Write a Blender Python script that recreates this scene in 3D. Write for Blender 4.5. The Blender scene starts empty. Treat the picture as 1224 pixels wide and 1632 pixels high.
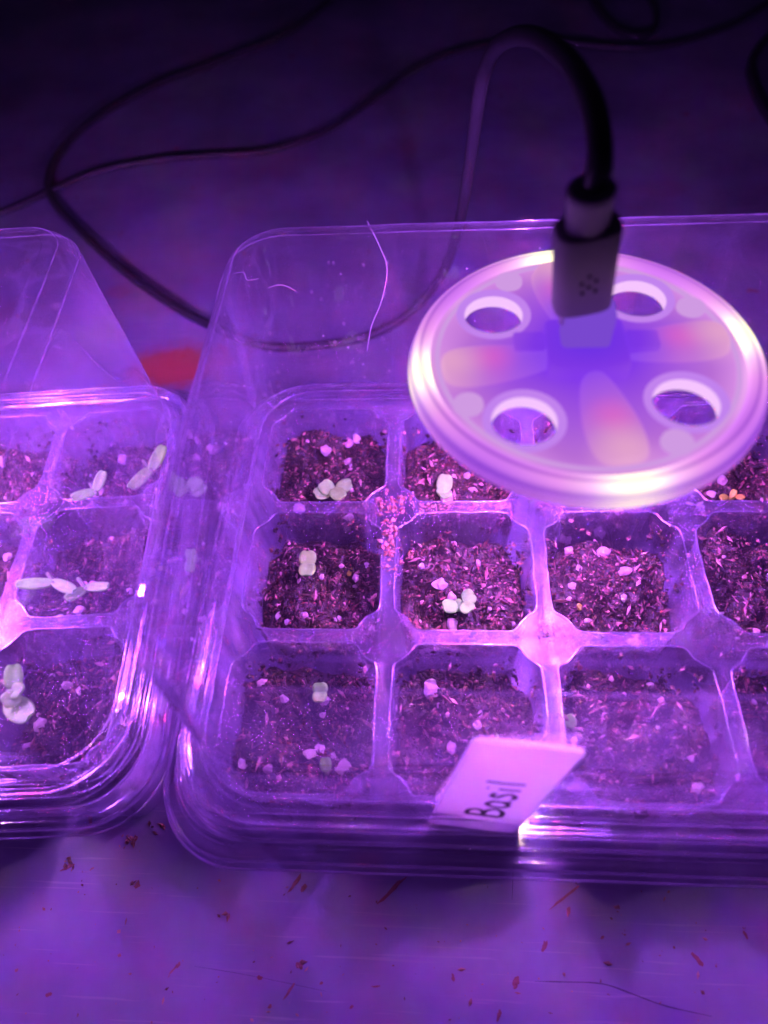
import bpy, bmesh, math, random
from mathutils import Vector, Matrix, noise
sc = bpy.context.scene
C = sc.collection
U = 0.04            # metres per cell pitch; all plan numbers below are in cell pitches
T = 1.05            # height of the cell tray's rim above the tabletop, in pitches
R = math.radians
rnd = random.Random(7)

# ------------------------------------------------------------------ camera
FPX, PITCH, YAW, ROLL = 1131.0, R(54.4706), R(6.9568), R(-5.7258)
CAM = Vector((.30329, -1.92748, 4.07963))
r0 = Vector((math.cos(YAW), math.sin(YAW), 0)); fh = Vector((-math.sin(YAW), math.cos(YAW), 0)); zz = Vector((0, 0, 1))
FW = fh*math.cos(PITCH) - zz*math.sin(PITCH); UP0 = fh*math.sin(PITCH) + zz*math.cos(PITCH)
RT = r0*math.cos(ROLL) + UP0*math.sin(ROLL); UP = UP0*math.cos(ROLL) - r0*math.sin(ROLL)
cd = bpy.data.cameras.new('camera'); cam = bpy.data.objects.new('camera', cd); C.objects.link(cam)
cd.sensor_fit = 'VERTICAL'; cd.sensor_height = 7.3; cd.lens = 7.3*FPX/1632
cd.clip_start = .005; cd.clip_end = 20
cd.dof.use_dof = True; cd.dof.focus_distance = .196; cd.dof.aperture_fstop = 1.8
m = Matrix((RT, UP, -FW)).transposed().to_4x4(); m.translation = Vector((CAM.x, CAM.y, CAM.z+T))*U
cam.matrix_world = m
sc.camera = cam

# ------------------------------------------------------------------ world, exposure
w = bpy.data.worlds.new('World'); sc.world = w; w.use_nodes = True
w.node_tree.nodes['Background'].inputs[0].default_value = (.25, .12, .6, 1)
w.node_tree.nodes['Background'].inputs[1].default_value = .012
vs = sc.view_settings
vs.view_transform = 'Standard'; vs.look = 'None'; vs.exposure = 0.0; vs.gamma = 1
cy = sc.cycles
cy.max_bounces = 10; cy.diffuse_bounces = 3; cy.glossy_bounces = 4; cy.transmission_bounces = 4; cy.transparent_max_bounces = 40
cy.sample_clamp_indirect = 2.5; cy.use_denoising = True
cy.caustics_reflective = True; cy.caustics_refractive = True; cy.blur_glossy = .3

def P(x, y, z):
    """the point at height z (pitches above the tray rim) under photo position x, y"""
    d = RT*(x-612) - UP*(y-816) + FW*FPX
    t = (z-CAM.z)/d.z
    return CAM + d*t

# ------------------------------------------------------------------ helpers
def mesh(name, vs_, fs, mat, parent=None, smooth=True, origin=None):
    """verts in pitches (z above tray rim) relative to parent's plan frame"""
    me = bpy.data.meshes.new(name)
    me.from_pydata([(v[0]*U, v[1]*U, v[2]*U) for v in vs_], [], fs)
    me.materials.append(mat)
    if smooth: me.polygons.foreach_set('use_smooth', [True]*len(me.polygons))
    me.update()
    o = bpy.data.objects.new(name, me); C.objects.link(o)
    if parent: o.parent = parent
    return o
def empty(name, loc, rz=0):
    o = bpy.data.objects.new(name, None); C.objects.link(o)
    o.location = Vector(loc)*U; o.rotation_euler = (0, 0, rz); o.empty_display_size = .01
    return o
def tag(o, label=None, cat=None, group=None, kind=None):
    if label: o['label'] = label
    if cat: o['category'] = cat
    if group: o['group'] = group
    if kind: o['kind'] = kind
    return o
def loft(loops, close_first=False, close_last=False):
    n = len(loops[0]); v = [p for L in loops for p in L]; f = []
    for i in range(len(loops)-1):
        a, b = i*n, (i+1)*n
        for j in range(n):
            k = (j+1) % n
            f.append((a+j, a+k, b+k, b+j))
    if close_first: f.append(tuple(range(n-1, -1, -1)))
    if close_last: f.append(tuple(range((len(loops)-1)*n, len(loops)*n)))
    return v, f
def rrect(x0, x1, y0, y1, r, z, nc=14, ne=34):
    pts = []
    cs = [(x1-r, y1-r, 0), (x0+r, y1-r, 90), (x0+r, y0+r, 180), (x1-r, y0+r, 270)]
    for i, (cx, cyy, a0) in enumerate(cs):
        for k in range(nc+1):
            a = R(a0 + 90*k/nc); pts.append((cx+r*math.cos(a), cyy+r*math.sin(a), z))
        nx, ny, na = cs[(i+1) % 4]
        q = (nx+r*math.cos(R(na)), ny+r*math.sin(R(na))); p = pts[-1]
        for k in range(1, ne):
            t = k/ne; pts.append((p[0]+(q[0]-p[0])*t, p[1]+(q[1]-p[1])*t, z))
    return pts
def ripple(v, amp, fx, fz, seed=0):
    # formed plastic is never flat: shallow waves, long in height and short round the wall
    out = []
    for p in v:
        q = Vector((p[0]*fx+seed, p[1]*fx, p[2]*fz))
        out.append((p[0]+amp*noise.noise(q), p[1]+amp*noise.noise(q+Vector((17, 5, 3))), p[2]+amp*.5*noise.noise(q+Vector((3, 31, 9)))))
    return out
def bead(loop, r, mat_, parent, name='bright_edge', n=5):
    # added bead, drawing the bright line along a fold, closed loop in plan
    m_ = len(loop); v, f = [], []
    for i in range(m_):
        p = Vector(loop[i]); t = (Vector(loop[(i+1) % m_])-Vector(loop[i-1])).normalized(); s_ = t.cross(Vector((0, 0, 1))).normalized(); u_ = s_.cross(t)
        for k in range(n):
            a = 2*math.pi*k/n; v.append(tuple(p+s_*math.cos(a)*r+u_*math.sin(a)*r))
    for i in range(m_):
        for k in range(n): f.append((i*n+k, i*n+(k+1) % n, ((i+1) % m_)*n+(k+1) % n, ((i+1) % m_)*n+k))
    return mesh(name, v, f, mat_, parent)
def catmull(pts, n=8):
    out = []; m_ = len(pts)
    for i in range(m_-1):
        p0, p1, p2, p3 = [Vector(pts[max(0, min(m_-1, i+k))]) for k in (-1, 0, 1, 2)]
        for k in range(n):
            t = k/n
            out.append(.5*((2*p1)+(p2-p0)*t+(2*p0-5*p1+4*p2-p3)*t*t+(3*p1-p0-3*p2+p3)*t**3))
    out.append(Vector(pts[-1])); return out
def tube(path, rad, n=12):
    v, loops = [], []
    ref = Vector((.3, .2, 1)).normalized()
    for i, p in enumerate(path):
        t = (path[min(i+1, len(path)-1)] - path[max(i-1, 0)]).normalized()
        s = t.cross(ref)
        if s.length < 1e-3: s = t.cross(Vector((1, 0, 0)))
        s.normalize(); u = t.cross(s).normalized(); ref = s.cross(t) if False else -u if (-u).dot(ref) > 0 else u
        rr = rad(i/(len(path)-1)) if callable(rad) else rad
        loops.append([tuple(p + s*math.cos(2*math.pi*k/n)*rr + ref*math.sin(2*math.pi*k/n)*rr) for k in range(n)])
    return loft(loops, True, True)

# ------------------------------------------------------------------ materials
def mat(name):
    m_ = bpy.data.materials.new(name); m_.use_nodes = True
    nt = m_.node_tree; nt.nodes.clear()
    out = nt.nodes.new('ShaderNodeOutputMaterial')
    return m_, nt, out
class N:
    def __init__(s, nt): s.nt = nt
    def __call__(s, t, **kw):
        n = s.nt.nodes.new('ShaderNode'+t)
        for k, v in kw.items():
            if k.startswith('i_'):
                key = k[2:]; key = int(key) if key.isdigit() else key.replace('_', ' ')
                inp = n.inputs[key]
                if hasattr(v, 'links') or isinstance(v, bpy.types.NodeSocket): s.nt.links.new(v, inp)
                else: inp.default_value = v
            else: setattr(n, k, v)
        return n
def ramp(n, fac, stops):
    r = n('ValToRGB'); n.nt.links.new(fac, r.inputs[0])
    e = r.color_ramp.elements
    while len(e) < len(stops): e.new(.5)
    for k, (p, c) in enumerate(stops): e[k].position = p; e[k].color = (*c, 1) if len(c) == 3 else c
    return r
def principled(name, col, rough=.5, spec=.5, trans=0, bump=None, coat=0):
    m_, nt, out = mat(name); n = N(nt)
    b = n('BsdfPrincipled'); b.inputs['Base Color'].default_value = (*col, 1); b.inputs['Roughness'].default_value = rough
    b.inputs['Specular IOR Level'].default_value = spec; b.inputs['Coat Weight'].default_value = coat
    if bump:
        tc = n('TexCoord'); nz = n('TexNoise', i_Vector=tc.outputs['Object'], i_Scale=bump[0], i_Detail=4.0)
        bp = n('Bump', i_Height=nz.outputs[0], i_Strength=bump[1], i_Distance=.001); nt.links.new(bp.outputs[0], b.inputs['Normal'])
    nt.links.new(b.outputs[0], out.inputs[0]); return m_

def clear_plastic(name, haze, tint, rough=.05, refl=1.0, streak=.3):
    """thin formed plastic sheet: passes light, mirrors at glancing angles, faint milky scatter"""
    m_, nt, out = mat(name); n = N(nt); L = nt.links.new
    tc = n('TexCoord')
    mp = n('Mapping', i_Vector=tc.outputs['Object']); mp.inputs['Scale'].default_value = (1, 1, streak)
    n3 = n('TexNoise', i_Vector=mp.outputs[0], i_Scale=120.0, i_Detail=2.0, i_Roughness=.65)
    lw = n('LayerWeight', i_Blend=.5)
    pw = n('Math', operation='POWER', i_0=lw.outputs['Facing'], i_1=4.0)
    fr = n('Math', operation='MULTIPLY_ADD', i_0=pw.outputs[0], i_1=.85*refl, i_2=.075*refl, use_clamp=True)
    tr = n('BsdfTransparent', i_Color=(*tint, 1))
    gl = n('BsdfGlossy', i_Roughness=rough, i_Color=(1, 1, 1, 1))
    di = n('BsdfDiffuse', i_Color=(.76, .64, .9, 1)); tl = n('BsdfTranslucent', i_Color=(.76, .64, .9, 1))
    sct = n('MixShader', i_0=.5, i_1=di.outputs[0], i_2=tl.outputs[0])
    hz = n('MapRange', i_Value=n3.outputs[0]); hz.inputs[1].default_value = .35; hz.inputs[2].default_value = .75
    hz.inputs[3].default_value = haze*.5; hz.inputs[4].default_value = haze*1.6
    cs = n('Math', operation='SUBTRACT', i_0=1.1, i_1=lw.outputs['Facing'])      # longer way through the sheet at a glancing angle
    cs2 = n('Math', operation='POWER', i_0=cs.outputs[0], i_1=1.5)
    h2 = n('Math', operation='DIVIDE', i_0=hz.outputs[0], i_1=cs2.outputs[0]); h2 = n('Math', operation='MINIMUM', i_0=h2.outputs[0], i_1=.75)
    a = n('MixShader', i_0=h2.outputs[0], i_1=tr.outputs[0], i_2=sct.outputs[0])
    b = n('MixShader', i_0=fr.outputs[0], i_1=a.outputs[0], i_2=gl.outputs[0])
    L(b.outputs[0], out.inputs[0]); return m_
M_dome = clear_plastic('dome_plastic', .044, (.97, .965, .985), rough=.03, refl=1.4, streak=.12)
M_tray = clear_plastic('tray_plastic', .085, (.965, .96, .985), rough=.08, refl=1.1)
M_web = clear_plastic('tray_top_plastic', .14, (.965, .96, .985), rough=.3, refl=.35)
M_drip = clear_plastic('drip_plastic', .18, (.965, .96, .985), rough=.08, refl=1.1)
M_edge = clear_plastic('bright_edge_plastic', .28, (.95, .95, .98), rough=.09, refl=3.0)  # lit-edge glow put into a hazier, shinier plastic for the added beads
M_fold = clear_plastic('bright_fold_plastic', .32, (.95, .95, .98), rough=.08, refl=2.2)  # bright line of the dome's top edge, put into its added beads

def m_table():
    m_, nt, out = mat('worn_painted_board'); n = N(nt); L = nt.links.new
    tc = n('TexCoord'); ob = tc.outputs['Object']
    n1 = n('TexNoise', i_Vector=ob, i_Scale=14.0, i_Detail=6.0, i_Roughness=.6)
    base = ramp(n, n1.outputs[0], [(.3, (.18, .165, .26)), (.7, (.38, .34, .53))])
    # fine scratches: two stretched noises
    mp = n('Mapping', i_Vector=ob); mp.inputs['Rotation'].default_value = (0, 0, .5); mp.inputs['Scale'].default_value = (30, 900, 1)
    s1 = n('TexNoise', i_Vector=mp.outputs[0], i_Scale=1.0, i_Detail=2.0)
    sc1 = n('MapRange', i_Value=s1.outputs[0]); sc1.inputs[1].default_value = .63; sc1.inputs[2].default_value = .69
    mx = n('MixRGB', i_Fac=0.0, i_Color1=base.outputs[0], i_Color2=(.4, .38, .45, 1))
    L(n('Math', operation='MULTIPLY', i_0=sc1.outputs[0], i_1=.55).outputs[0], mx.inputs[0])
    # chipped spots showing brown underneath
    n2 = n('TexNoise', i_Vector=ob, i_Scale=130.0, i_Detail=5.0, i_Roughness=.6, i_Distortion=.4)
    n2b = n('TexNoise', i_Vector=ob, i_Scale=22.0, i_Detail=2.0)
    ch = n('Math', operation='MULTIPLY_ADD', i_0=n2b.outputs[0], i_1=.35, i_2=n2.outputs[0])
    c2 = n('MapRange', i_Value=ch.outputs[0]); c2.inputs[1].default_value = .865; c2.inputs[2].default_value = .885
    chipcol = ramp(n, n('TexNoise', i_Vector=ob, i_Scale=400.0).outputs[0], [(.35, (.2, .05, .05)), (.65, (.5, .22, .2))])
    mx2 = n('MixRGB', i_Color1=mx.outputs[0], i_Color2=chipcol.outputs[0]); L(c2.outputs[0], mx2.inputs[0])
    # worn rust-red patches beside the cable
    last = mx2.outputs[0]; tot = None
    for (px, py, rad, s) in ((275, 585, .5, .85), (230, 480, .4, .12), (300, 425, .8, .12), (190, 465, .2, .25), (440, 640, .3, .12), (1060, 300, .25, .15)):
        c = P(px, py, -T)*U
        mp3 = n('Mapping', i_Vector=ob); mp3.inputs['Location'].default_value = (-c.x, -c.y, 0)
        sx = n('VectorMath', operation='MULTIPLY', i_0=mp3.outputs[0]); sx.inputs[1].default_value = (.6, 1, 0)
        ln = n('VectorMath', operation='LENGTH', i_0=sx.outputs[0])
        wv = n('Math', operation='MULTIPLY_ADD', i_0=n1.outputs[0], i_1=-rad*U*1.6, i_2=ln.outputs['Value'])
        wv2 = n('Math', operation='MULTIPLY_ADD', i_0=n2.outputs[0], i_1=-rad*U*.8, i_2=wv.outputs[0])
        r_ = n('MapRange', i_Value=wv2.outputs[0]); r_.inputs[1].default_value = -rad*U*.35; r_.inputs[2].default_value = -rad*U*.75
        r_.inputs[4].default_value = s
        if tot is None: tot = r_.outputs[0]
        else: tot = n('Math', operation='ADD', i_0=tot, i_1=r_.outputs[0], use_clamp=True).outputs[0]
    mx3 = n('MixRGB', i_Color1=last, i_Color2=(.42, .09, .03, 1)); L(tot, mx3.inputs[0])
    b = n('BsdfPrincipled'); L(mx3.outputs[0], b.inputs['Base Color'])
    rr = n('MapRange', i_Value=n1.outputs[0]); rr.inputs[3].default_value = .22; rr.inputs[4].default_value = .42
    L(rr.outputs[0], b.inputs['Roughness']); b.inputs['Specular IOR Level'].default_value = .6
    hs = n('Math', operation='MULTIPLY_ADD', i_0=c2.outputs[0], i_1=-.6, i_2=n('TexNoise', i_Vector=ob, i_Scale=60.0, i_Detail=6.0).outputs[0])
    bp = n('Bump', i_Height=hs.outputs[0], i_Strength=.15, i_Distance=.001); L(bp.outputs[0], b.inputs['Normal'])
    L(b.outputs[0], out.inputs[0]); return m_
M_table = m_table()

def m_soil(name, islands):
    m_, nt, out = mat(name); n = N(nt); L = nt.links.new
    tc = n('TexCoord')
    n1 = n('TexNoise', i_Vector=tc.outputs['Object'], i_Scale=900.0, i_Detail=4.0)
    if islands:
        g = n('NewGeometry'); fac = g.outputs['Random Per Island']
        col = ramp(n, fac, [(0, (.012, .006, .006)), (.45, (.035, .018, .017)), (.75, (.09, .042, .036)), (.92, (.27, .12, .10)), (1, (.6, .36, .32))])
    else:
        col = ramp(n, n1.outputs[0], [(.3, (.008, .004, .004)), (.55, (.03, .016, .015)), (.75, (.1, .05, .045))])
    b = n('BsdfPrincipled'); L(col.outputs[0], b.inputs['Base Color']); b.inputs['Roughness'].default_value = .55
    b.inputs['Specular IOR Level'].default_value = .5
    bp = n('Bump', i_Height=n1.outputs[0], i_Strength=.6, i_Distance=.0006); L(bp.outputs[0], b.inputs['Normal'])
    L(b.outputs[0], out.inputs[0]); return m_
M_soil = m_soil('wet_potting_soil', False); M_crumb = m_soil('soil_crumbs', True)
def m_dry():
    m_, nt, out = mat('dry_soil_crumbs'); n = N(nt); L = nt.links.new
    g = n('NewGeometry')
    col = ramp(n, g.outputs['Random Per Island'], [(0, (.12, .05, .04)), (.5, (.35, .17, .13)), (1, (.6, .34, .27))])
    b = n('BsdfPrincipled'); L(col.outputs[0], b.inputs['Base Color']); b.inputs['Roughness'].default_value = .8
    L(b.outputs[0], out.inputs[0]); return m_
M_dry = m_dry()
M_perlite = principled('perlite', (.95, .8, .78), .8, .3, bump=(1500, .8))
def m_leaf(name, col):
    m_, nt, out = mat(name); n = N(nt); L = nt.links.new
    tc = n('TexCoord'); nz = n('TexNoise', i_Vector=tc.outputs['Object'], i_Scale=500.0, i_Detail=3.0)
    c = ramp(n, nz.outputs[0], [(.3, tuple(.82*x for x in col)), (.7, col)])
    b = n('BsdfPrincipled'); L(c.outputs[0], b.inputs['Base Color']); b.inputs['Roughness'].default_value = .5
    tl = n('BsdfTranslucent'); L(c.outputs[0], tl.inputs[0])
    mx = n('MixShader', i_0=.35, i_1=b.outputs[0], i_2=tl.outputs[0]); L(mx.outputs[0], out.inputs[0]); return m_
M_leaf = m_leaf('cotyledon_green', (.36, .9, .2)); M_stem = m_leaf('stem_pale', (.3, .45, .2)); M_sprout = m_leaf('sprout_yellow', (.8, .85, .12))
M_cable = principled('black_rubber_cable', (.05, .045, .055), .38, .4)
M_plug = principled('dark_plug_plastic', (.26, .24, .28), .5, .4, bump=(900, .15))
M_steel = principled('plug_steel', (.6, .6, .62), .3, .5)
M_ink = principled('black_marker_ink', (.012, .01, .02), .5, .3)
def m_tag():
    m_, nt, out = mat('white_tag_plastic'); n = N(nt)
    d = n('BsdfPrincipled'); d.inputs['Base Color'].default_value = (.68, .67, .68, 1); d.inputs['Roughness'].default_value = .4
    d.inputs['Subsurface Weight'].default_value = 1; d.inputs['Subsurface Radius'].default_value = (1, 1, 1); d.inputs['Subsurface Scale'].default_value = .004
    nt.links.new(d.outputs[0], out.inputs[0]); return m_
M_tag = m_tag()
def emis(name, col, s):
    m_, nt, out = mat(name); n = N(nt)
    e = n('Emission', i_Color=(*col, 1), i_Strength=s); nt.links.new(e.outputs[0], out.inputs[0]); m_.cycles.emission_sampling = 'NONE'; return m_

# ------------------------------------------------------------------ structure: tabletop
tt = [(-16, -6), (16, -6), (16, 24), (-16, 24)]
tb = mesh('tabletop', [(x, y, 0) for x, y in tt] + [(x, y, -.5) for x, y in tt],
          [(0, 1, 2, 3), (7, 6, 5, 4), (0, 4, 5, 1), (1, 5, 6, 2), (2, 6, 7, 3), (3, 7, 4, 0)], M_table, smooth=False)
tag(tb, 'dark worn painted tabletop with scratches and rust-red chips', 'table', kind='structure')

M_chip = principled('bare_rusty_spot', (.3, .12, .12), .8, .2, bump=(700, .8)); M_dark = principled('dark_scratch', (.12, .09, .16), .8, .2)
def chip(px, py, lx, ly, ang, mt=None):
    c = P(px, py, -T); n_ = 18; cl = []
    for k in range(n_):
        a = 2*math.pi*k/n_; rr = 1+.55*noise.noise(Vector((math.cos(a)*1.7+px, math.sin(a)*1.7, py)))
        x, y = lx*rr*math.cos(a), ly*rr*math.sin(a); cl.append((c.x+x*math.cos(ang)-y*math.sin(ang), c.y+x*math.sin(ang)+y*math.cos(ang)))
    v, f = loft([[(x, y, .0002) for x, y in cl], [(x*.97+c.x*.03, y*.97+c.y*.03, .003) for x, y in cl]], False, True)
    mesh('paint_chip', v, f, mt or M_chip, tb, False)
for a in ((470, 1408, .07, .012, 1.0), (484, 1415, .025, .015, .9), (625, 1418, .13, .012, .75), (900, 1430, .12, .008, .6), (906, 1452, .03, .012, 1.3), (868, 1507, .035, .013, 1.1), (219, 1411, .022, .016, .3),
          (478, 1538, .026, .018, .2), (414, 1558, .016, .012, 0), (462, 1578, .05, .008, 1.0), (512, 1567, .012, .008, .4), (822, 1565, .03, .022, 1.4), (1112, 1530, .045, .014, 2.2), (1188, 1490, .025, .008, 2.0),
          (795, 1618, .03, .012, 1.2), (108, 1382, .045, .010, .5), (216, 1336, .014, .022, .1), (78, 1585, .02, .012, .2), (600, 1572, .03, .005, .1), (722, 1558, .012, .018, 0), (560, 1605, .014, .008, .7), (430, 1604, .012, .01, .7), (960, 1494, .012, .008, .7), (140, 1318, .03, .008, .4)): chip(*a)
def scratch(px, wd):
    pts = catmull([tuple(P(x, y, -T)) for x, y in px], 6); v, f = [], []
    for i, p in enumerate(pts):
        t = (pts[min(i+1, len(pts)-1)]-pts[max(0, i-1)]).normalized(); w_ = wd*(.4+.6*abs(noise.noise(p*9)))*math.sin(math.pi*(i+.5)/len(pts))**.4
        for sg in (-1, 1): v.append((p.x-t.y*w_*sg, p.y+t.x*w_*sg, .0025))
        if i: b_ = len(v)-4; f.append((b_, b_+1, b_+3, b_+2))
    mesh('scratch', v, f, M_dark, tb, False)
scratch([(852, 1564), (900, 1565), (960, 1568), (1010, 1585), (1060, 1603), (1135, 1620)], .006)
scratch([(818, 1380), (817, 1410), (816, 1434)], .004); scratch([(310, 1540), (400, 1555), (520, 1580)], .002)

# ------------------------------------------------------------------ grow lamp
LED = {'red': (1, .03, .12), 'blue': (.12, .04, 1.0), 'white': (1, .62, .45), 'violet': (.48, .115, 1.0)}
LEDM = {k: emis('led_'+k, v, s) for (k, v), s in zip(LED.items(), (900, 1000, 800, 300))}
def m_lampbody(name, stops, warm):
    """frosted lamp body, lit from inside by its LEDs: blue at the hub, pink and warm towards the rim"""
    m_, nt, out = mat(name); n = N(nt); L = nt.links.new
    tc = n('TexCoord'); ob = tc.outputs['Object']
    sx = n('VectorMath', operation='MULTIPLY', i_0=ob); sx.inputs[1].default_value = (1/U, 1/U, 0)
    ln = n('VectorMath', operation='LENGTH', i_0=sx.outputs[0])
    nz = n('TexNoise', i_Vector=ob, i_Scale=45.0, i_Detail=1.0)
    fc = n('Math', operation='MULTIPLY_ADD', i_0=nz.outputs[0], i_1=.3, i_2=ln.outputs['Value'])
    fc2 = n('Math', operation='SUBTRACT', i_0=fc.outputs[0], i_1=.17)
    c = ramp(n, fc2.outputs[0], stops)
    # pink glow where an LED sits under each arm's end
    last = c.outputs[0]
    for k in range(4):
        a = R(98+90*k)
        for (rd, col, sz) in ((.46, (.95, .12, .5, 1), .16), (.64, (1, .52, .55, 1), .2)):
            s2 = n('VectorMath', operation='SUBTRACT', i_0=sx.outputs[0]); s2.inputs[1].default_value = (rd*math.cos(a), rd*math.sin(a), 0)
            l2 = n('VectorMath', operation='LENGTH', i_0=s2.outputs[0])
            r_ = n('MapRange', i_Value=l2.outputs['Value'], interpolation_type='SMOOTHSTEP'); r_.inputs[1].default_value = sz; r_.inputs[2].default_value = 0; r_.inputs[4].default_value = warm
            mx = n('MixRGB', i_Color1=last, i_Color2=col); L(r_.outputs[0], mx.inputs[0]); last = mx.outputs[0]
    e = n('Emission', i_Strength=1.12); L(last, e.inputs[0])
    g = n('BsdfPrincipled'); g.inputs['Base Color'].default_value = (.5, .45, .5, 1); g.inputs['Roughness'].default_value = .25
    lw = n('LayerWeight', i_Blend=.3)
    mx = n('MixShader', i_0=.15, i_1=e.outputs[0], i_2=g.outputs[0]); L(mx.outputs[0], out.inputs[0]); m_.cycles.emission_sampling = 'NONE'; return m_
M_lamp = m_lampbody('glowing_lamp_plate', [(0, (.15, .03, .80)), (.2, (.22, .04, .82)), (.38, (.36, .09, .76)), (.58, (.50, .16, .70)), (.72, (.68, .26, .80)), (.84, (1, .5, 1))], .32)
M_arm = m_lampbody('glowing_lamp_arm', [(0, (.20, .05, .88)), (.2, (.28, .07, .86)), (.38, (.44, .12, .76)), (.58, (.60, .22, .68)), (.72, (.74, .33, .72)), (.84, (.85, .42, .8))], .4)
M_rim = None
def m_rim():
    m_, nt, out = mat('glowing_lamp_rim'); n = N(nt); L = nt.links.new
    tc = n('TexCoord'); sp = n('SeparateXYZ', i_Vector=tc.outputs['Object'])
    an = n('Math', operation='ARCTAN2', i_0=sp.outputs[1], i_1=sp.outputs[0])
    # brightest behind each of the four LEDs at the rim, bluish between them
    k = n('Math', operation='MULTIPLY_ADD', i_0=an.outputs[0], i_1=4.0, i_2=R(-4*278)); cs = n('Math', operation='COSINE', i_0=k.outputs[0])
    f = n('MapRange', i_Value=cs.outputs[0]); f.inputs[1].default_value = -1; f.inputs[2].default_value = 1
    c = ramp(n, f.outputs[0], [(0, (.75, .22, 1)), (.5, (.98, .36, 1)), (.8, (1, .52, .9)), (.95, (1, .8, .65)), (1, (1, .92, .55))])
    sx = n('VectorMath', operation='MULTIPLY', i_0=tc.outputs['Object']); sx.inputs[1].default_value = (1/U, 1/U, 0)
    ln = n('VectorMath', operation='LENGTH', i_0=sx.outputs[0])
    rb = n('MapRange', i_Value=ln.outputs['Value']); rb.inputs[1].default_value = .74; rb.inputs[2].default_value = .87
    band = ramp(n, rb.outputs[0], [(0, (.75, .75, .75)), (.12, (1.1, 1.1, 1.1)), (.34, (.9, .85, .95)), (.45, (.55, .42, .75)), (.56, (1, 1, 1)), (.74, (.9, .85, 1)), (.82, (.42, .3, .75)), (.93, (.75, .6, .95)), (1, (.35, .25, .7))])
    cm = n('MixRGB', blend_type='MULTIPLY', i_Fac=1.0, i_Color1=c.outputs[0], i_Color2=band.outputs[0])
    st = n('Math', operation='POWER', i_0=f.outputs[0], i_1=6.0); s2 = n('Math', operation='MULTIPLY_ADD', i_0=st.outputs[0], i_1=1.1, i_2=1.0)
    e = n('Emission', i_Strength=s2.outputs[0]); L(cm.outputs[0], e.inputs[0])
    g = n('BsdfGlossy', i_Roughness=.15); mx = n('MixShader', i_0=.12, i_1=e.outputs[0], i_2=g.outputs[0])
    L(mx.outputs[0], out.inputs[0]); m_.cycles.emission_sampling = 'NONE'; return m_
M_rim = m_rim()
M_collar = emis('glowing_hole_wall', (.92, .55, 1.0), 1.0); M_hlip = emis('glowing_hole_lip', (.6, .25, .95), .9)
M_peg = emis('frosted_peg_glow', (.74, .38, .9), .85)
M_socket = emis('glowing_socket', (.24, .08, .78), .8)

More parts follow.
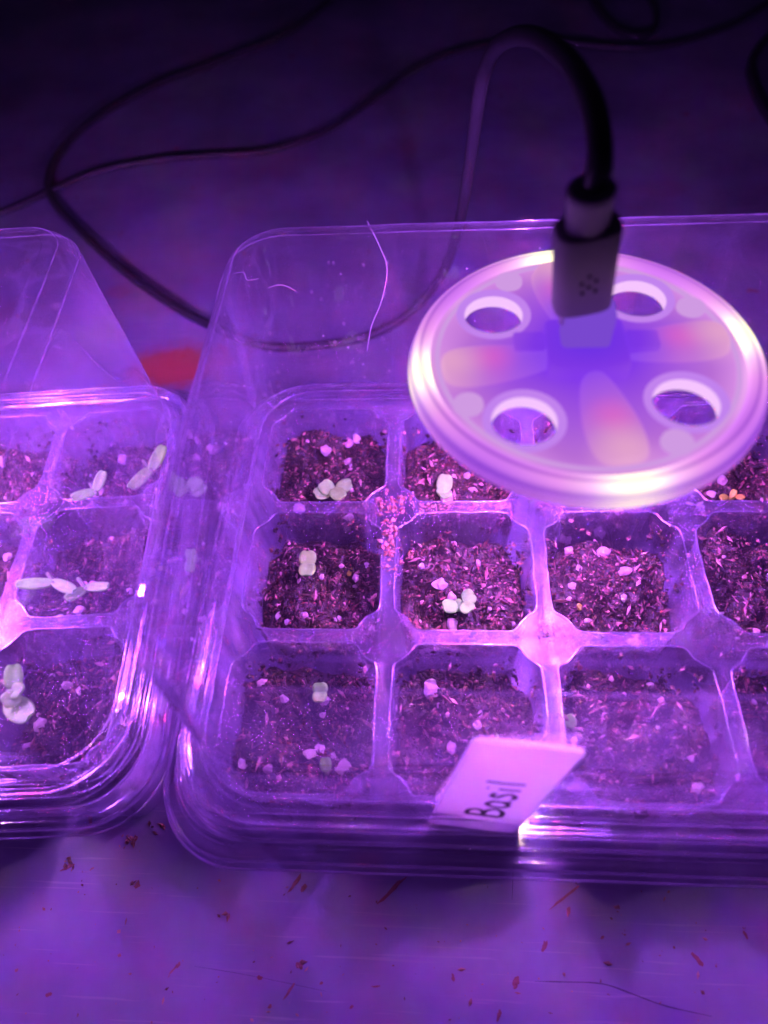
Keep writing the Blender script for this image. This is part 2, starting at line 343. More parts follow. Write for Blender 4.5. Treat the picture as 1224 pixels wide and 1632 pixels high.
LRAD = .85
def circ(cx, cyy, r, z, n=48, a0=0): return [(cx+r*math.cos(a0+2*math.pi*k/n), cyy+r*math.sin(a0+2*math.pi*k/n), z) for k in range(n)]
HOLES = [(.53*math.cos(R(a)), .53*math.sin(R(a))) for a in (53, 143, 233, 323)]
def make_lamp(loc, rz, label):
    root = empty('grow_lamp', (loc[0], loc[1], loc[2]+T), rz)
    tag(root, label, 'lamp', 'round grow lamps on the dome lids')
    # plate with four round holes
    bm = bmesh.new(); edges = []
    def ring(pts):
        vv = [bm.verts.new(Vector(p)*U) for p in pts]
        for i in range(len(vv)): edges.append(bm.edges.new((vv[i], vv[(i+1) % len(vv)])))
    ring(circ(0, 0, LRAD-.1, 0, 72))
    for hx, hy in HOLES: ring(circ(hx, hy, .165, 0, 36))
    bmesh.ops.triangle_fill(bm, edges=edges, use_beauty=True)
    bmesh.ops.recalc_face_normals(bm, faces=bm.faces)
    g = bmesh.ops.extrude_face_region(bm, geom=bm.faces[:])
    bmesh.ops.translate(bm, verts=[e for e in g['geom'] if isinstance(e, bmesh.types.BMVert)], vec=(0, 0, -.05*U))
    bmesh.ops.recalc_face_normals(bm, faces=bm.faces)
    me = bpy.data.meshes.new('plate'); bm.to_mesh(me); bm.free(); me.materials.append(M_lamp)
    o = bpy.data.objects.new('plate', me); C.objects.link(o); o.parent = root
    prof = [(-.1, -.045), (-.1, .0), (-.085, .022), (-.06, .03), (-.03, .025), (-.012, .005), (-.008, -.01), (.0, -.03), (.006, -.045), (.001, -.05), (.012, -.06), (.012, -.085), (0, -.105), (-.03, -.11), (-.055, -.105), (-.06, -.08), (-.1, -.045)]
    v, f = loft([circ(0, 0, LRAD+a, b, 96) for a, b in prof]); mesh('rim', v, f, M_rim, root)
    v, f = loft([circ(0, 0, LRAD-.135+a, b, 72) for a, b in [(-.012, .002), (0, .018), (.012, .002)]]); mesh('inner_ridge', v, f, M_peg, root)
    for hx, hy in HOLES:
        v, f = loft([circ(hx, hy, r_, z, 36) for r_, z in [(.150, -.004), (.147, -.045), (.147, -.05), (.153, -.052), (.153, -.075), (.162, -.075), (.164, -.05)]])
        hw_ = mesh('hole_wall', v, f, M_collar, root)
        v, f = loft([circ(hx, hy, r_, z, 36) for r_, z in [(.192, .001), (.186, .012), (.172, .018), (.158, .012), (.150, -.004)]]); mesh('hole_lip', v, f, M_hlip, hw_)
    for k in range(4):   # four raised teardrop arms
        a = R(98+90*k); d = Vector((math.cos(a), math.sin(a), 0)); s = Vector((-d.y, d.x, 0)); loops = []
        for off, z in ((0, .003), (.012, .03), (.035, .05), (.07, .058)):
            L_ = []
            for j in range(40):
                t = 2*math.pi*j/40
                u_ = .14+.56*(.5-.5*math.cos(t)); wd = (.085+.075*(.5-.5*math.cos(t)))
                sh = max(.05, 1-off/wd)
                du = (.42-u_)*off*1.2
                q = d*(u_+du) + s*math.copysign(abs(math.sin(t))**.55, math.sin(t))*wd*sh
                L_.append((q.x, q.y, z))
            loops.append(L_)
        v, f = loft(loops, False, True); mesh('arm', v, f, M_arm, root)
        a2 = a+R(22)
        v, f = loft([circ(.66*math.cos(a2), .66*math.sin(a2), r_, z, 24) for r_, z in [(.072, .002), (.07, .02), (.055, .028), (.02, .03)]], False, True)
        mesh('peg', v, f, M_peg, root)
    # underside plate and LEDs
    k = 0
    cols = ['violet', 'red', 'violet', 'blue', 'violet', 'white', 'violet', 'violet', 'red', 'violet', 'blue', 'violet', 'white', 'violet', 'violet', 'red', 'violet', 'blue', 'violet', 'violet']
    spots = []
    for q in range(4):
        a = R(98+90*q)
        spots += [(.3, a), (.5, a), (.68, a), (.67, a+R(14)), (.67, a-R(14))]
    for rd, a in spots:
        kind = cols[k % 20]; k += 1
        v, f = loft([circ(rd*math.cos(a), rd*math.sin(a), r_, z, 12) for r_, z in [(.05, -.052), (.05, -.07), (.03, -.08)]], False, True)
        mesh('led', v, f, LEDM[kind], o)
    # the light itself: the LED board seen as a disc, and the wide spill of its lenses
    ld = bpy.data.lights.new('led_board_light', 'AREA'); ld.shape = 'DISK'; ld.size = 1.3*U; ld.energy = .15; ld.color = (.465, .115, 1.0)
    lo = bpy.data.objects.new('led_board_light', ld); C.objects.link(lo); lo.parent = root; lo.location = (0, 0, -.085*U)
    ls = bpy.data.lights.new('led_lens_light', 'POINT'); ls.shadow_soft_size = .07*U; ls.energy = .60; ls.color = (.465, .115, 1.0)
    lq = bpy.data.objects.new('led_lens_light', ls); C.objects.link(lq); lq.parent = root; lq.location = (0, 0, -.34*U)
    # hub: stepped socket block
    def bevbox(name, x, y, z0, z1, mt, r_=.03, cx=0, cyy=0, top=1.0):
        v, f = loft([[(p[0]*k_+cx, p[1]*k_+cyy, z) for p in rrect(-x, x, -y, y, r_, 0, 4, 2)] for k_, z in ((1, z0), (1, z1-.015), (.94*top, z1))], True, True)
        return mesh(name, v, f, mt, root)
    bevbox('hub', .19, .17, .0, .09, M_lamp); bevbox('socket', .115, .075, .09, .27, M_socket, .03, -.01, .03)
    for sx in (-1, 1):
        v, f = loft([[(p[0]+sx*.27, p[1]+.03, z) for p in rrect(-.075, .075, -.06, .06, .015, 0, 3, 2)] for z in (.003, .07, .075)], False, True); mesh('hub_block', v, f, M_lamp, root)
    return root
LC = (1.035, .735, 1.645)
lamp = make_lamp(LC, 0, 'glowing round frosted grow lamp with four holes and a plugged-in cable')

# ------------------------------------------------------------------ trays and domes
A2 = R(3.7)
def left_frame(lx, ly):   # plan frame of the second set
    x, y = lx-2, ly
    return (-2.535+x*math.cos(A2)-y*math.sin(A2), .05+x*math.sin(A2)+y*math.cos(A2))
SX2, SY2 = .92, .965
O2 = left_frame(2-2*SX2, .05*0)
SETS = [dict(o=(0, 0), rz=0, name='under the round lamp', topdx=0.0, topdy=.02, seed=3),
        dict(o=O2, rz=A2, name='at the picture\'s left edge', topdx=-.14, topdy=.11, seed=11)]
HW, RC = .452, .19
def outline(n_e=12, n_a=10):
    """cell opening: a square whose corners give way to the round pads between cells"""
    q = .5-math.sqrt(RC**2-(.5-HW)**2); pts = []
    for k in range(4):
        ca, sa = (1, 0, -1, 0)[k], (0, 1, 0, -1)[k]
        loc = [(HW, -q+2*q*j/n_e) for j in range(n_e)]
        a0 = math.atan2(q-.5, HW-.5); a1 = math.atan2(HW-.5, q-.5)
        a0, a1 = a0 % (2*math.pi), a1 % (2*math.pi)
        loc += [(.5+RC*math.cos(a0+(a1-a0)*j/n_a), .5+RC*math.sin(a0+(a1-a0)*j/n_a)) for j in range(n_a)]
        pts += [(x*ca-y*sa, x*sa+y*ca) for x, y in loc]
    return pts
OUT = outline(); NO = len(OUT)
def smoothed(pts, it=2):
    for _ in range(it):
        pts = [((pts[i-1][0]+2*p[0]+pts[(i+1) % len(pts)][0])/4, (pts[i-1][1]+2*p[1]+pts[(i+1) % len(pts)][1])/4) for i, p in enumerate(pts)]
    return pts
OUT = smoothed(OUT)
WALLK = lambda z: 1-.07*min(1, max(0, -z/.98))**.9     # how far the cup narrows at depth z
def cell_loops(cx, cyy, seed):
    loops = []
    def wob(p, z):
        s = noise.noise(Vector((p[0]*7+seed*3.1, p[1]*7, z*.8+seed)))*.026 + noise.noise(Vector((p[0]*15+seed*1.7, p[1]*15, z*1.3)))*.018
        return s
    sq = [(p[0]*.5/max(abs(p[0]), abs(p[1])), p[1]*.5/max(abs(p[0]), abs(p[1]))) for p in OUT]
    for k_, z in ((1.015, .006), (1.008, .012), (.998, .007), (.984, -.012), (.974, -.04), (.967, -.08), (.964, -.12), (.962*WALLK(-.2), -.2), (.962*WALLK(-.35), -.35), (.962*WALLK(-.55), -.55), (.962*WALLK(-.75), -.75), (.962*WALLK(-.9), -.9), (.962*WALLK(-.96), -.95), (.8, -.985)):
        L_ = []
        for p in OUT:
            ww = 1+wob(p, z)*min(1, .6+abs(z)*6)
            L_.append((cx+p[0]*k_*ww, cyy+p[1]*k_*ww, z))
        loops.append(L_)
    web0 = [(cx+p[0], cyy+p[1], 0) for p in sq]
    return loops, web0
BASE = (-1.01, 2.985, -1.0, 2.07)
def off_rect(o_, z, r, dx=0, dy=0):
    o_ = o_*.78 if o_ > 0 else o_
    return rrect(BASE[0]-o_+dx, BASE[1]+o_+dx, BASE[2]-o_+dy, BASE[3]+o_+dy, r, z)
ROWN = {0: 'front', 1: 'middle', 2: 'back'}; COLN = {0: 'first', 1: 'second', 2: 'third', 3: 'fourth'}
def make_set(S, idx):
    rs = random.Random(S['seed'])
    ox, oy = S['o']
    # drip tray
    sc_ = (1, 1, 1) if idx == 0 else (.92, .965, 1)
    d = empty('drip_tray', (ox, oy, 0), S['rz'])
    tag(d, 'clear outer drip tray with rolled rim '+S['name'], 'tray', 'clear drip trays')
    v, f = loft([off_rect(o_, z+T, r) for o_, z, r in [(.02, -1.035, .3), (.06, -1.03, .33), (.085, -.98, .35), (.17, -.35, .4), (.2, -.14, .42), (.215, -.10, .42)]], True); v = ripple(v, .003, 4, 1.5, 3); mesh('wall', v, f, M_drip, d)
    v, f = loft([off_rect(o_, z+T, r) for o_, z, r in [(.215, -.10, .42), (.235, -.085, .43), (.26, -.095, .44), (.265, -.13, .44), (.285, -.14, .45), (.30, -.13, .46), (.335, -.13, .48), (.35, -.15, .49), (.352, -.2, .49), (.345, -.23, .49), (.375, -.24, .5), (.385, -.25, .5), (.375, -.262, .5)]]); v = ripple(v, .002, 3, 1, 8); mesh('rim', v, f, M_drip, d)
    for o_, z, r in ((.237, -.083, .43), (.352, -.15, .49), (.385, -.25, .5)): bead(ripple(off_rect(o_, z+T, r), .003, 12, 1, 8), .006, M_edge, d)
    # cell tray
    t = empty('cell_tray', (ox, oy, T), S['rz']); d.scale = sc_; t.scale = sc_
    tag(t, 'clear twelve-cell seed tray filled with soil '+S['name'], 'seed tray', 'clear cell trays')
    wv, wf = [], []
    for r_ in range(3):
        for c_ in range(4):
            cx, cyy = c_-.5, r_-.5
            loops, web0 = cell_loops(cx, cyy, rs.random()*40)
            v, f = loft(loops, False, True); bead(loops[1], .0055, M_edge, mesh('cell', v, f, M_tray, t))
            v, f = loft([web0, loops[0]]); b = len(wv); wv += v; wf += [tuple(i+b for i in q) for q in f]
    mesh('web', wv, wf, M_web, t)
    v, f = loft([rrect(-1-o_*.78, 3+o_*.78, -1-o_*.78, 2+o_*.78, r, z) for o_, z, r in [(0, .0, .02), (.05, .002, .1), (.08, .01, .2), (.1, .0, .3), (.115, -.04, .36), (.15, -.045, .38), (.165, .0, .4), (.185, .012, .4), (.22, .005, .42), (.235, -.04, .43), (.25, -.06, .44)]]); v = ripple(v, .002, 4, 1, 2); mesh('flange', v, f, M_tray, t)
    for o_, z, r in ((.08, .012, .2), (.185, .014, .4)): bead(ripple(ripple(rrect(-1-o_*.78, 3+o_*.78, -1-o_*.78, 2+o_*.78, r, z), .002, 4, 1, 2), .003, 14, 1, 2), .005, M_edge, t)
    # dome lid
    D = empty('dome_lid', (ox, oy, T), S['rz']); D.scale = sc_
    tag(D, 'tall clear dome lid '+('carrying the glowing round lamp' if idx == 0 else 'cut off by the picture\'s left edge'), 'dome lid', 'clear dome lids')
    dx, TZ = S['topdx'], 1.62
    def at(z, o_, r):
        k_ = z/TZ; return off_rect(o_-.05*k_, z, r, dx*k_, S['topdy']*k_)
    lc = (LC[0]+dx, LC[1])
    ref = off_rect(-.05-.17, TZ, .24, dx, S['topdy'])
    def blend(t_):  # between lamp hole and top border
        L_ = []
        for p in ref:
            e = Vector((p[0]-lc[0], p[1]-lc[1])); e2 = e.normalized()*.79
            q = e2.lerp(e, t_); L_.append((lc[0]+q.x, lc[1]+q.y, TZ+.0 if t_ > .05 else TZ-.0))
        return L_
    hole0 = [(p[0], p[1], TZ-.03) for p in blend(0)]
    v, f = loft([hole0, blend(0), blend(.12), blend(.4), blend(.7), blend(1)]); v = ripple(v, .006, 2.5, 1, 4); mesh('top', v, f, M_dome, D)
    side = [ref] + [at(TZ-.17*(1-math.sin(R(a))), -.17*(1-math.cos(R(a))), .34-.10*(1-math.cos(R(a)))) for a in (75, 60, 45, 30, 15, 0)]
    side += [at(z, 0, .34+.06*(1-z/TZ)) for z in (1.38, 1.3, 1.2, 1.1, 1.0, .9, .8, .7, .6, .5, .4, .3, .2, .15)] + [at(.09, .005, .40)]
    for L_ in (side[2], side[5]): bead(ripple(L_, .006, 3.5, .7, 6), .004, M_fold, D, 'bright_fold')
    v, f = loft(side); v = ripple(ripple(v, .010, 2.6, .6, 6), .0022, 10, .8, 1); mesh('wall', v, f, M_dome, D)
    v, f = loft([off_rect(o_, z, r) for o_, z, r in [(.005, .09, .40), (.02, .065, .43), (.05, .06, .46), (.06, .045, .46), (.07, .022, .47), (.13, .02, .49), (.145, .04, .5), (.165, .045, .5), (.19, .035, .5), (.2, -.01, .51), (.215, -.02, .51), (.24, -.03, .52)]]); v = ripple(v, .002, 4, 1, 5); mesh('skirt', v, f, M_drip, D)
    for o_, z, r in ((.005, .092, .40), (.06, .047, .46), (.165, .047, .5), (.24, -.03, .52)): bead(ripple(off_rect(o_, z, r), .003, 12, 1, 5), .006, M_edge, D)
    return d, t, D
for i, S in enumerate(SETS): make_set(S, i)
q2 = left_frame(2+(LC[0]-.12-2)*SX2, LC[1]*SY2)
make_lamp((q2[0], q2[1], LC[2]), A2, 'round grow lamp on the dome lid at the picture\'s left edge')

# ------------------------------------------------------------------ soil
OCT = [(1, 0, 0), (-1, 0, 0), (0, 1, 0), (0, -1, 0), (0, 0, 1), (0, 0, -1)]
OCF = [(0, 2, 4), (2, 1, 4), (1, 3, 4), (3, 0, 4), (2, 0, 5), (1, 2, 5), (3, 1, 5), (0, 3, 5)]
def add_bit(v, f, c, sx, sy, sz, rg):
    m_ = Matrix.Rotation(rg.random()*6.3, 3, 'Z') @ Matrix.Rotation(rg.random()*6.3, 3, 'X')
    b = len(v)
    for p in OCT:
        q = m_ @ Vector((p[0]*sx*rg.uniform(.6, 1.3), p[1]*sy*rg.uniform(.6, 1.3), p[2]*sz*rg.uniform(.6, 1.3)))
        v.append((c[0]+q.x, c[1]+q.y, c[2]+q.z))
    f += [tuple(i+b for i in t_) for t_ in OCF]
def perlite_mesh(seed):
    bm = bmesh.new(); bmesh.ops.create_icosphere(bm, subdivisions=2, radius=1)
    for q in bm.verts:
        q.co *= 1+.55*noise.noise(q.co*1.3+Vector((seed*7.3, 0, 0)))+.2*noise.noise(q.co*3.5+Vector((seed, 3, 0)))
        q.co *= U
    me = bpy.data.meshes.new('perlite_granule'); bm.to_mesh(me); bm.free(); me.materials.append(M_perlite)
    return me
PERL = [perlite_mesh(s) for s in range(5)]
SURF = {}
def soil_z(S, cx, cyy, x, y):
    h = SURF[(S['seed'], cx, cyy)]
    p = Vector((x*2.6+h[1], y*2.6, h[1]))
    return h[0] + .17*noise.noise(p) + .09*noise.noise(p*2.7) + .05*noise.noise(p*7) + h[2]*x + h[3]*y
def make_soil(S, idx, c_, r_, n_crumb, n_perl):
    rg = random.Random(S['seed']*100+c_*10+r_)
    cx, cyy = c_-.5, r_-.5
    SURF[(S['seed'], cx, cyy)] = (-.35+rg.uniform(-.04, .04), rg.uniform(0, 50), rg.uniform(-.15, .15), rg.uniform(-.1, .15))
    kx, ky = (1, 1) if idx == 0 else (SX2, SY2)
    root = empty('soil_plug', (S['o'][0]+(cx*kx*math.cos(S['rz'])-cyy*ky*math.sin(S['rz'])), S['o'][1]+(cx*kx*math.sin(S['rz'])+cyy*ky*math.cos(S['rz'])), T-.98), S['rz'])
    root.scale = (kx, ky, 1)
    tag(root, f"dark soil, {ROWN[r_]} row, {COLN[c_]} cell from left, in tray {S['name']}", 'soil', 'soil plugs in the tray cells')
    zs = lambda x, y: soil_z(S, cx, cyy, x, y)
    K = .955*WALLK(-.4); loops = []
    nr = 22
    for i in range(nr+1):
        k_ = max(.004, i/nr)
        loops.append([(p[0]*K*k_, p[1]*K*k_, zs(p[0]*K*k_, p[1]*K*k_)+.98+.014*noise.noise(Vector((p[0]*k_*40, p[1]*k_*40, c_*5+r_)))) for p in OUT])
    for z in (-.7, -.85, -.93): loops.append([(p[0]*.945*WALLK(z), p[1]*.945*WALLK(z), z+.98) for p in OUT])
    v, f = loft(loops, True, True); mesh('soil_body', v, f, M_soil, root)
    cv, cf = [], []
    def rpt(k_=.98):
        j = rg.randrange(NO); t_ = math.sqrt(rg.random())*k_; t2 = rg.random()
        p, q = OUT[j], OUT[(j+1) % NO]
        return ((p[0]*(1-t2)+q[0]*t2)*K*t_, (p[1]*(1-t2)+q[1]*t2)*K*t_)
    for _ in range(n_crumb):
        x, y = rpt(); s = rg.choice((.005, .006, .008, .01, .012, .018))*rg.uniform(.7, 1.3)
        el = rg.choice((1, 1, 1.4, 2.6))
        add_bit(cv, cf, (x, y, zs(x, y)+.98+s*rg.uniform(-.2, 1.0)), s*el, s*.8, s*.6, rg)
    for _ in range(int(n_crumb*.16)):   # crumbs stuck to the cup wall above the soil
        j = rg.randrange(NO); z = -.42+.38*rg.random()**1.6; k_ = .95*WALLK(z)
        if noise.noise(Vector((j*.21, z*5, c_+r_*4+S['seed']))) < .02: continue
        s = rg.choice((.006, .008, .012, .02)); p = OUT[j]
        add_bit(cv, cf, (p[0]*k_, p[1]*k_, z+.98), s*1.4, s, s*.7, rg)
    o = mesh('crumbs', cv, cf, M_crumb, root, smooth=False); o['kind'] = 'stuff'
    for _ in range(n_perl):
        x, y = rpt(.93); s = rg.choice((.016, .02, .024, .03, .042))*rg.uniform(.8, 1.2)
        o = bpy.data.objects.new('perlite_granule', rg.choice(PERL)); C.objects.link(o); o.parent = root
        o.location = Vector((x, y, zs(x, y)+.98+s*.35))*U; o.rotation_euler = (rg.random()*6, rg.random()*6, rg.random()*6)
        o.scale = (s*rg.uniform(.8, 1.4), s, s*rg.uniform(.6, 1))
for idx, S in enumerate(SETS):
    for r_ in range(3):
        for c_ in range(4):
            near = idx == 0 or c_ >= 2
            make_soil(S, idx, c_, r_, 3600 if near else 700, 11 if near else 3)
# dry crumbs spilled on the web of the tray under the lamp
cv, cf = [], []; rg = random.Random(5)
for _ in range(110):
    a, d = rg.random()*6.3, abs(rg.gauss(0, .09)); add_bit(cv, cf, (d*math.cos(a), 1+d*math.sin(a), .012+T), *(lambda s: (s*1.5, s, s*.6))(rg.choice((.005, .007, .01, .016))), rg)
for _ in range(120):
    y = 1-.12-abs(rg.gauss(0, .2)); add_bit(cv, cf, (rg.gauss(.0, .025), y, .014+T), *(lambda s: (s*1.5, s, s*.6))(rg.choice((.005, .007, .01, .016))), rg)
for _ in range(90):
    add_bit(cv, cf, (rg.uniform(.15, .6), 1+rg.gauss(0, .02), .012+T), *(lambda s: (s*1.5, s, s*.6))(rg.choice((.004, .006, .01))), rg)
for _ in range(120):
    a, d = rg.random()*6.3, abs(rg.gauss(0, .05)); add_bit(cv, cf, (1.0+d*math.cos(a), .06+d*math.sin(a)*.6, .012+T), *(lambda s: (s*1.4, s, s*.6))(rg.choice((.004, .006, .008))), rg)
tag(mesh('spilled_soil_crumbs', cv, cf, M_dry, None, False), 'reddish dry soil crumbs spilled on the divider bars between cells', 'soil crumbs', kind='stuff')
# specks of grit on the tabletop in front
cv, cf = [], []
for _ in range(120):
    q = P(rg.uniform(0, 1224), rg.uniform(1400, 1632), -T); s = rg.choice((.004, .005, .006, .009, .013)); add_bit(cv, cf, (q.x, q.y, s*.4), s*rg.choice((1, 1, 2.2)), s, s*.5, rg)
for (px, py, n_) in ((205, 1340, 14), (110, 1380, 10), (215, 1410, 6), (480, 1538, 4), (255, 1320, 6)):
    for _ in range(n_):
        q = P(px+rg.gauss(0, 7), py+rg.gauss(0, 6), -T); s = rg.choice((.008, .012, .018)); add_bit(cv, cf, (q.x, q.y, s*.4), s*1.5, s, s*.5, rg)
tag(mesh('table_grit', cv, cf, M_dry, None, False), 'brown grit and soil specks scattered over the tabletop in front of the trays', 'grit', kind='stuff')

# ------------------------------------------------------------------ seedlings
def leaf_mesh(L_, W, cup):
    v, loops = [], []; n_, m_ = 11, 14
    for i in range(n_):
        t = i/(n_-1); a = math.pi*t
        u_ = L_*(.5-.5*math.cos(a)); wd = W*.5*max(.02, math.sin(a))**.62; th = max(.004, .014*math.sin(a)**.5)
        zc = cup*(4*(t-.35)**2)*L_*.5
        L2 = []
        for k in range(m_):
            b = 2*math.pi*k/m_
            y = wd*math.cos(b); g = math.exp(-(y/(.16*W))**2)
            L2.append((u_*(1-.06*g*t**4), y, zc+th*math.sin(b)+cup*.9*(y*y)/(W*.5+1e-6)-(.012*g*math.sin(a) if math.sin(b) > 0 else 0)))
        loops.append(L2)
    return loft(loops, True, True)
def seedling(label, leaves, foot, mt=None, group=None):
    """leaves: (tip px, hub px, width px, z) per seed leaf, foot: soil z under the hub"""
    hubs = [P(*l[1], l[3]) for l in leaves]; hub = sum(hubs, Vector())/len(hubs)
    pv = CAM+(hub-CAM)*((foot-CAM.z)/(hub.z-CAM.z)); base = Vector((hub.x, hub.y, foot)).lerp(pv, .75)+Vector((rnd.uniform(-.03, .03), rnd.uniform(-.02, .02), 0))
    root = empty('seedling', (base.x, base.y, base.z+T)); tag(root, label, 'seedling', group)
    pts = [Vector((0, 0, 0)), Vector((.01, .0, (hub.z-foot)*.5)), hub-base+Vector((0, 0, -.03)), hub-base]
    v, f = tube(catmull([tuple(p) for p in pts], 5), .015, 8); mesh('stem', v, f, mt or M_stem, root)
    for (tip, hb, wpx, z) in leaves:
        b_ = P(*hb, z); e_ = P(*tip, z+.04); d = e_-b_; L_ = d.length
        W = wpx/1131*(CAM-b_).length
        v, f = leaf_mesh(L_, W, .12)
        o = mesh('cotyledon', v, f, mt or M_leaf, root)
        x = d.normalized(); zv = (CAM-b_).normalized()*.35+Vector((0, 0, .65)); y = zv.cross(x).normalized(); zv = x.cross(y)
        m_ = Matrix((x, y, zv)).transposed().to_4x4(); m_.translation = (b_-base)*U; o.matrix_local = m_
    return root
G1, G2 = 'seedlings in the tray under the lamp', 'long-leaved seedlings at the left'
seedling('pair of round pale leaves, seedling at lower left of the back-row first cell clump', [((500, 790), (524, 783), 24, -.22), ((512, 768), (528, 786), 26, -.2)], -.4, group=G1)
seedling('pale seedling on the right of the clump in back row first cell', [((562, 770), (536, 780), 24, -.2), ((548, 796), (530, 780), 24, -.18)], -.4, group=G1)
seedling('single upright pale seedling in back row second cell, beside the lamp', [((711, 756), (706, 786), 26, -.2), ((698, 790), (716, 782), 24, -.22)], -.4, group=G1)
seedling('pale seedling with two leaves one above the other, middle row first cell', [((491, 877), (490, 902), 28, -.2), ((488, 920), (491, 896), 27, -.2)], -.4, group=G1)
seedling('tiny yellow sprout in middle row first cell', [((567, 907), (557, 912), 11, -.38), ((555, 918), (560, 908), 8, -.38)], -.4, M_sprout, G1)
seedling('pale seedling left of two in middle row second cell', [((704, 967), (729, 966), 24, -.22), ((738, 960), (723, 969), 20, -.24)], -.4, group=G1)
seedling('pale seedling right of two in middle row second cell', [((757, 946), (738, 958), 27, -.2), ((752, 975), (737, 962), 25, -.2)], -.4, group=G1)
seedling('pale seedling seen through the dome front in front row first cell', [((510, 1087), (511, 1106), 24, -.2), ((508, 1121), (511, 1100), 23, -.2)], -.4, group=G1)
seedling('small upright sprout near the front of front row first cell', [((518, 1206), (520, 1230), 18, -.3)], -.4, group=G1)
seedling('green sprout just above the white name tag', [((776, 1160), (785, 1176), 18, -.3), ((792, 1178), (783, 1170), 14, -.3)], -.4, group=G1)
seedling('green sprout beside the divider in front row third cell', [((904, 1138), (913, 1160), 19, -.3)], -.4, group=G1)
seedling('tiny sprout low in front row third cell', [((982, 1196), (987, 1214), 14, -.35)], -.4, group=G1)
seedling('tiny pale sprout in middle row third cell, rightmost', [((1003, 968), (992, 972), 9, -.42), ((988, 966), (995, 972), 8, -.42)], -.4, M_sprout, G1)
seedling('tiny green sprout in middle row third cell, middle', [((967, 966), (966, 978), 9, -.42)], -.4, M_sprout, G1)
seedling('tiny green sprout in middle row third cell, leftmost', [((920, 963), (927, 970), 8, -.42)], -.4, M_sprout, G1)
seedling('tiny green sprouts in back row fourth cell at the edge of the picture', [((1148, 796), (1158, 790), 11, -.3), ((1172, 780), (1166, 792), 9, -.3), ((1186, 795), (1174, 790), 10, -.3)], -.4, M_sprout, G1)
seedling('long-leaved seedling on divider bar of the left tray, back row', [((166, 750), (152, 783), 17, .1), ((112, 795), (152, 783), 17, .1)], -.4, group=G2)
seedling('long-leaved seedling close against the neighbouring dome, left tray back row', [((262, 710), (240, 750), 20, .1), ((206, 782), (240, 746), 20, .1)], -.4, group=G2)
seedling('long-leaved seedling at left of a touching pair, left tray middle row', [((25, 932), (84, 929), 18, .1), ((123, 945), (84, 926), 18, .1)], -.4, group=G2)
seedling('long-leaved seedling at right of a touching pair, left tray middle row', [((103, 957), (136, 938), 17, .1), ((177, 935), (136, 936), 16, .1)], -.4, group=G2)
seedling('broad-leaved seedling, upper of two at the left edge, front row', [((22, 1058), (22, 1098), 26, .15), ((36, 1106), (16, 1096), 24, .15)], -.4, group=G2)
seedling('broad-leaved seedling, lower of two at the left edge, front row', [((2, 1122), (32, 1108), 26, .15), ((52, 1146), (12, 1118), 34, .12)], -.4, group=G2)

# ------------------------------------------------------------------ name tag
def make_tag():
    bl, br = P(690, 1295, 0), P(830, 1312, 0); tl, tr_ = P(755, 1178, 1.03), P(935, 1195, 1.03)
    ex = (br-bl).normalized(); up = ((tl+tr_)/2-(bl+br)/2); H_ = up.length; up = (up - ex*up.dot(ex)*0).normalized()
    W = .472
    root = empty('plant_tag', (bl.x, bl.y, bl.z+T-.0)); tag(root, 'white plastic plant tag with handwritten name, standing against the dome front', 'plant tag')
    nrm = ex.cross(up).normalized()
    def q(a, b, h=0): p = ex*a + up*b + nrm*h; return (p.x, p.y, p.z)
    r_ = .035; corners = [(0, -.16, 0), (W, -.16, 0)]
    o2 = [(0, -.16), (W, -.16)] + [(W-r_+r_*math.cos(R(t)), H_-r_+r_*math.sin(R(t))) for t in range(0, 91, 15)] + [(r_+r_*math.cos(R(t)), H_-r_+r_*math.sin(R(t))) for t in range(90, 181, 15)]
    ins = lambda p, k: ((p[0]-W/2)*k+W/2, (p[1]-H_/2)*k+H_/2)
    v, f = loft([[q(*ins(p, .99), -.012) for p in o2], [q(*p, -.006) for p in o2], [q(*p, .006) for p in o2], [q(*ins(p, .99), .012) for p in o2]], True, True)
    tbod = mesh('tag_body', v, f, M_tag, root, smooth=False)
    # handwriting: reads up the tag, letter tops to the left; letter space: s along the writing, t upwards
    strokes = [[(0, 0), (.01, .5), (.0, 1.0)], [(0, 1.0), (.30, .98), (.42, .78), (.28, .56), (.02, .52)], [(.02, .52), (.36, .5), (.55, .26), (.36, .02), (0, 0)],
               [(1.12, .5), (.9, .62), (.74, .42), (.76, .12), (.95, .02), (1.1, .2), (1.13, .55)], [(1.13, .55), (1.12, .2), (1.22, .0)],
               [(1.72, .58), (1.5, .64), (1.42, .48), (1.62, .34), (1.72, .16), (1.56, .0), (1.36, .06)],
               [(2.0, .58), (2.0, .3), (2.04, .0)], [(2.0, .84), (2.0, .9)], [(2.42, 1.02), (2.4, .5), (2.46, 0)]]
    lv, lf = [], []
    S_, T_, sx, tx = .205, .335*W*1.12, .205, 0
    for st in strokes:
        pts = [(W*.71 - t*T_, .10 + s*sx) for s, t in st]
        path = catmull([Vector((a, b, 0)) for a, b in pts], 5); hw = .0135
        for i in range(len(path)):
            t_ = (path[min(i+1, len(path)-1)]-path[max(0, i-1)]).normalized(); nn = Vector((-t_.y, t_.x, 0))
            e = -.4*hw if False else 0
            for sg in (-1, 1):
                p = path[i]+nn*hw*sg; lv.append(q(p.x, p.y, .0135)); 
            if i: b = len(lv)-4; lf.append((b, b+1, b+3, b+2))
    mesh('lettering', lv, lf, M_ink, tbod, smooth=False)
make_tag()

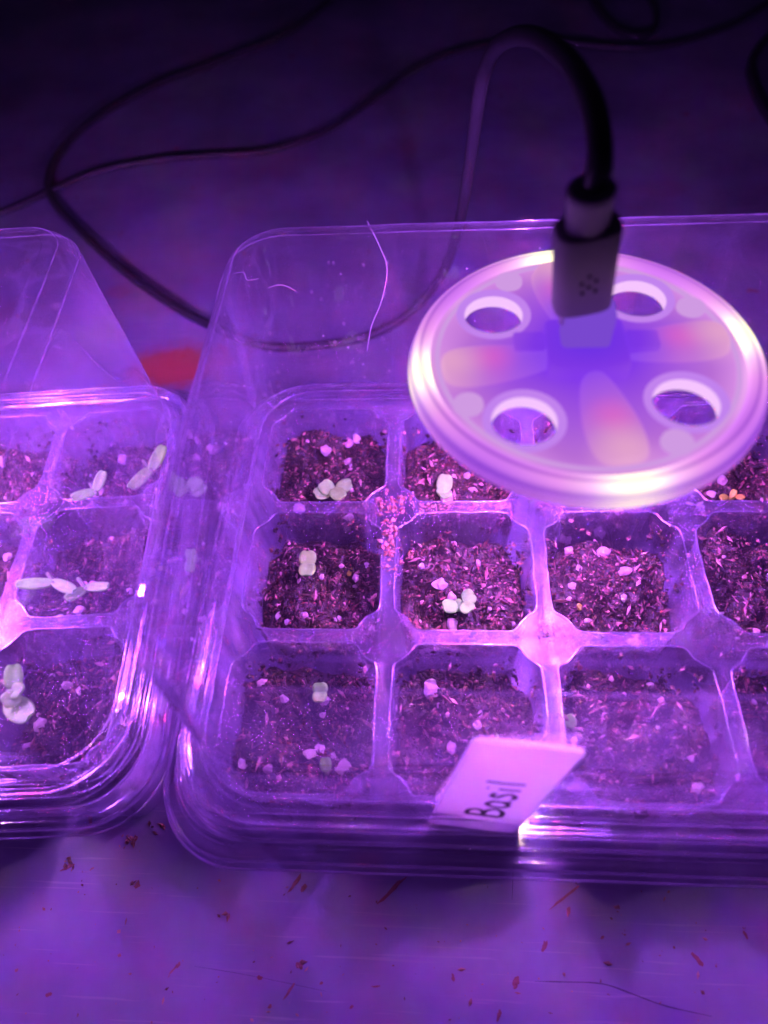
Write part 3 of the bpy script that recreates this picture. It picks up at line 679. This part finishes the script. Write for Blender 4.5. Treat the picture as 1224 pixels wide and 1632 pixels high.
# ------------------------------------------------------------------ plug and cables
def lathe_oval(sec, ax, base, xdir, ydir, mt, name, parent):
    loops = []
    for (d, a, b, e) in sec:
        L_ = []
        for k in range(32):
            t = 2*math.pi*k/32; cx_, sx_ = math.cos(t), math.sin(t)
            p = base + ax*d + xdir*math.copysign(abs(cx_)**e, cx_)*a + ydir*math.copysign(abs(sx_)**e, sx_)*b
            L_.append(tuple(p))
        loops.append(L_)
    v, f = loft(loops, True, True); return mesh(name, v, f, mt, parent)
pb = P(926, 484, 1.93); pt = P(937, 358, 2.36); pe = P(946, 305, 2.52)
cab = empty('lamp_cable', (pb.x, pb.y, pb.z+T)); tag(cab, 'black cable with dark plug looping up from the round lamp and behind the dome', 'cable')
ax = (pt-pb).normalized(); xd = Vector((1, .12, 0)); xd = (xd-ax*xd.dot(ax)).normalized(); yd = ax.cross(xd)
Lp = (pt-pb).length; Z0 = Vector()
lathe_oval([(-.09, .1, .035, .6), (.0, .1, .035, .6), (.01, .1, .035, .6)], ax, Z0, xd, yd, M_steel, 'plug_shell', cab)
plug = lathe_oval([(0, 0.119, 0.077, 0.6), (0.012, 0.130, 0.088, 0.6), (Lp*.5, 0.132, 0.090, 0.62), (Lp-.012, 0.136, 0.097, 0.66), (Lp, 0.129, 0.090, 0.66), (Lp+.001, .1, .08, .7)], ax, Z0, xd, yd, M_plug, 'plug', cab)
l2 = (pe-pb).dot(ax)
lathe_oval([(Lp-.02, .095, .085, .9), (Lp+.02, .09, .082, 1), (l2-.03, .094, .09, 1), (l2, .098, .094, 1), (l2+.012, .09, .086, 1), (l2+.013, .06, .06, 1)], ax, Z0, xd, yd, M_plug, 'strain_relief', cab)
for k, (a, b) in enumerate(((0, 0), (.03, .03), (-.03, .025), (.0, .06), (.03, -.03), (-.025, -.03))):
    c = ax*(Lp*.42+b) + xd*a - yd*.0915
    lathe_oval([(0, .009, .009, 1), (.004, .008, .008, 1)], -yd, c, xd, ax, M_ink, 'embossed_dot', plug)
cp = [(946, 308, 2.5), (956, 262, 2.6), (953, 205, 2.66), (938, 150, 2.68), (905, 95, 2.62), (860, 62, 2.5), (820, 58, 2.34), (788, 80, 2.14), (768, 130, 1.9), (757, 200, 1.55), (748, 265, 1.1), (740, 315, .7), (728, 370, .15), (705, 435, -.5), (660, 492, -.9), (600, 530, -T+.065),
      (520, 549, -T+.065), (420, 551, -T+.065), (320, 511, -T+.065), (255, 473, -T+.065), (190, 425, -T+.065), (120, 360, -T+.065), (84, 318, -T+.065), (77, 285, -T+.1), (95, 243, -T+.065), (150, 190, -T+.065), (240, 138, -T+.065), (340, 100, -T+.065), (460, 50, -T+.065), (560, -30, -T+.065)]
path = [p-pb for p in catmull([tuple(P(*c)) for c in cp], 8)]
v, f = tube(path, .05, 14); mesh('cord', v, f, M_cable, cab)
def cable(label, px, rad=.055, z=-T+.06, closed=False):
    pts = [P(a, b, z+(c[0] if c else 0)) for a, b, *c in px]
    root = pts[0]; o = None
    v, f = tube([p-root for p in catmull([tuple(p) for p in pts], 8)], rad, 10)
    o = mesh('cable', v, f, M_cable); o.location = Vector((root.x, root.y, root.z+T))*U
    tag(o, label, 'cable', 'loose black cables on the table')
cable('thin black cable winding across the dark table behind the domes', [(-30, 352), (30, 328), (85, 302, .0), (160, 272), (250, 255), (330, 248), (430, 240), (520, 208), (590, 160), (650, 115), (720, 84), (800, 68), (880, 66), (960, 74), (1040, 76), (1110, 60), (1180, 32), (1260, -20)], .04)
cable('black cable loop in the dark at the top edge, behind the lamp cable', [(930, -30), (950, 10), (975, 40), (1010, 58), (1040, 48), (1044, 15), (1020, -30)], .05)
cable('black cable bending in from the right edge behind the dome', [(1260, 30), (1215, 70), (1196, 105), (1202, 140), (1218, 175), (1250, 220)], .06)

# ------------------------------------------------------------------ hairs and fluff on the dome
M_hair = principled('pale_fibre', (.85, .8, .85), .6, .3)
def hair(label, px, fn):
    pts = [fn(*p) for p in px]; root = pts[0]
    v, f = tube([p-root for p in catmull([tuple(p) for p in pts], 6)], .0018, 5)
    o = mesh('fibre', v, f, M_hair); o.location = Vector((root.x, root.y, root.z+T))*U; tag(o, label, 'fibre', 'stray fibres on the dome')
M_dust = principled('pale_dust', (.9, .85, .9), .7, .3)
cv, cf = [], []; rg = random.Random(21)
for _ in range(190):
    w_ = rg.choice(('back', 'back', 'left', 'top')); s_ = rg.choice((.003, .004, .004, .006, .008)); z_ = rg.uniform(.15, 1.4); k_ = z_/1.62
    q = {'back': (rg.uniform(-.5, 1.4), 2.07-.03*k_+.004, z_), 'left': (-.985+.05*k_+.004, rg.uniform(-.5, 1.6), z_), 'top': (rg.uniform(-.6, .1), rg.uniform(-.5, 1.6), 1.625)}[w_]
    add_bit(cv, cf, (q[0], q[1], q[2]+T), s_, s_, s_, rg)
tag(mesh('dust_specks', cv, cf, M_dust, None, False), 'tiny pale dust specks clinging to the dome under the lamp', 'dust', kind='stuff')
def on_y(y0):
    def fn(px, py):
        d = RT*(px-612) - UP*(py-816) + FW*FPX; return CAM+d*((y0-CAM.y)/d.y)
    return fn
hair('long curved pale fibre clinging to the dome\'s back wall', [(585, 352), (606, 395), (617, 430), (608, 480), (592, 520), (585, 560)], on_y(2.03))
hair('short pale fibre curled at the dome\'s back corner', [(372, 436), (388, 434), (394, 446), (412, 444)], on_y(2.0))
hair('short pale fibre beside the bright corner glint', [(428, 458), (450, 454), (470, 463)], on_y(2.02))
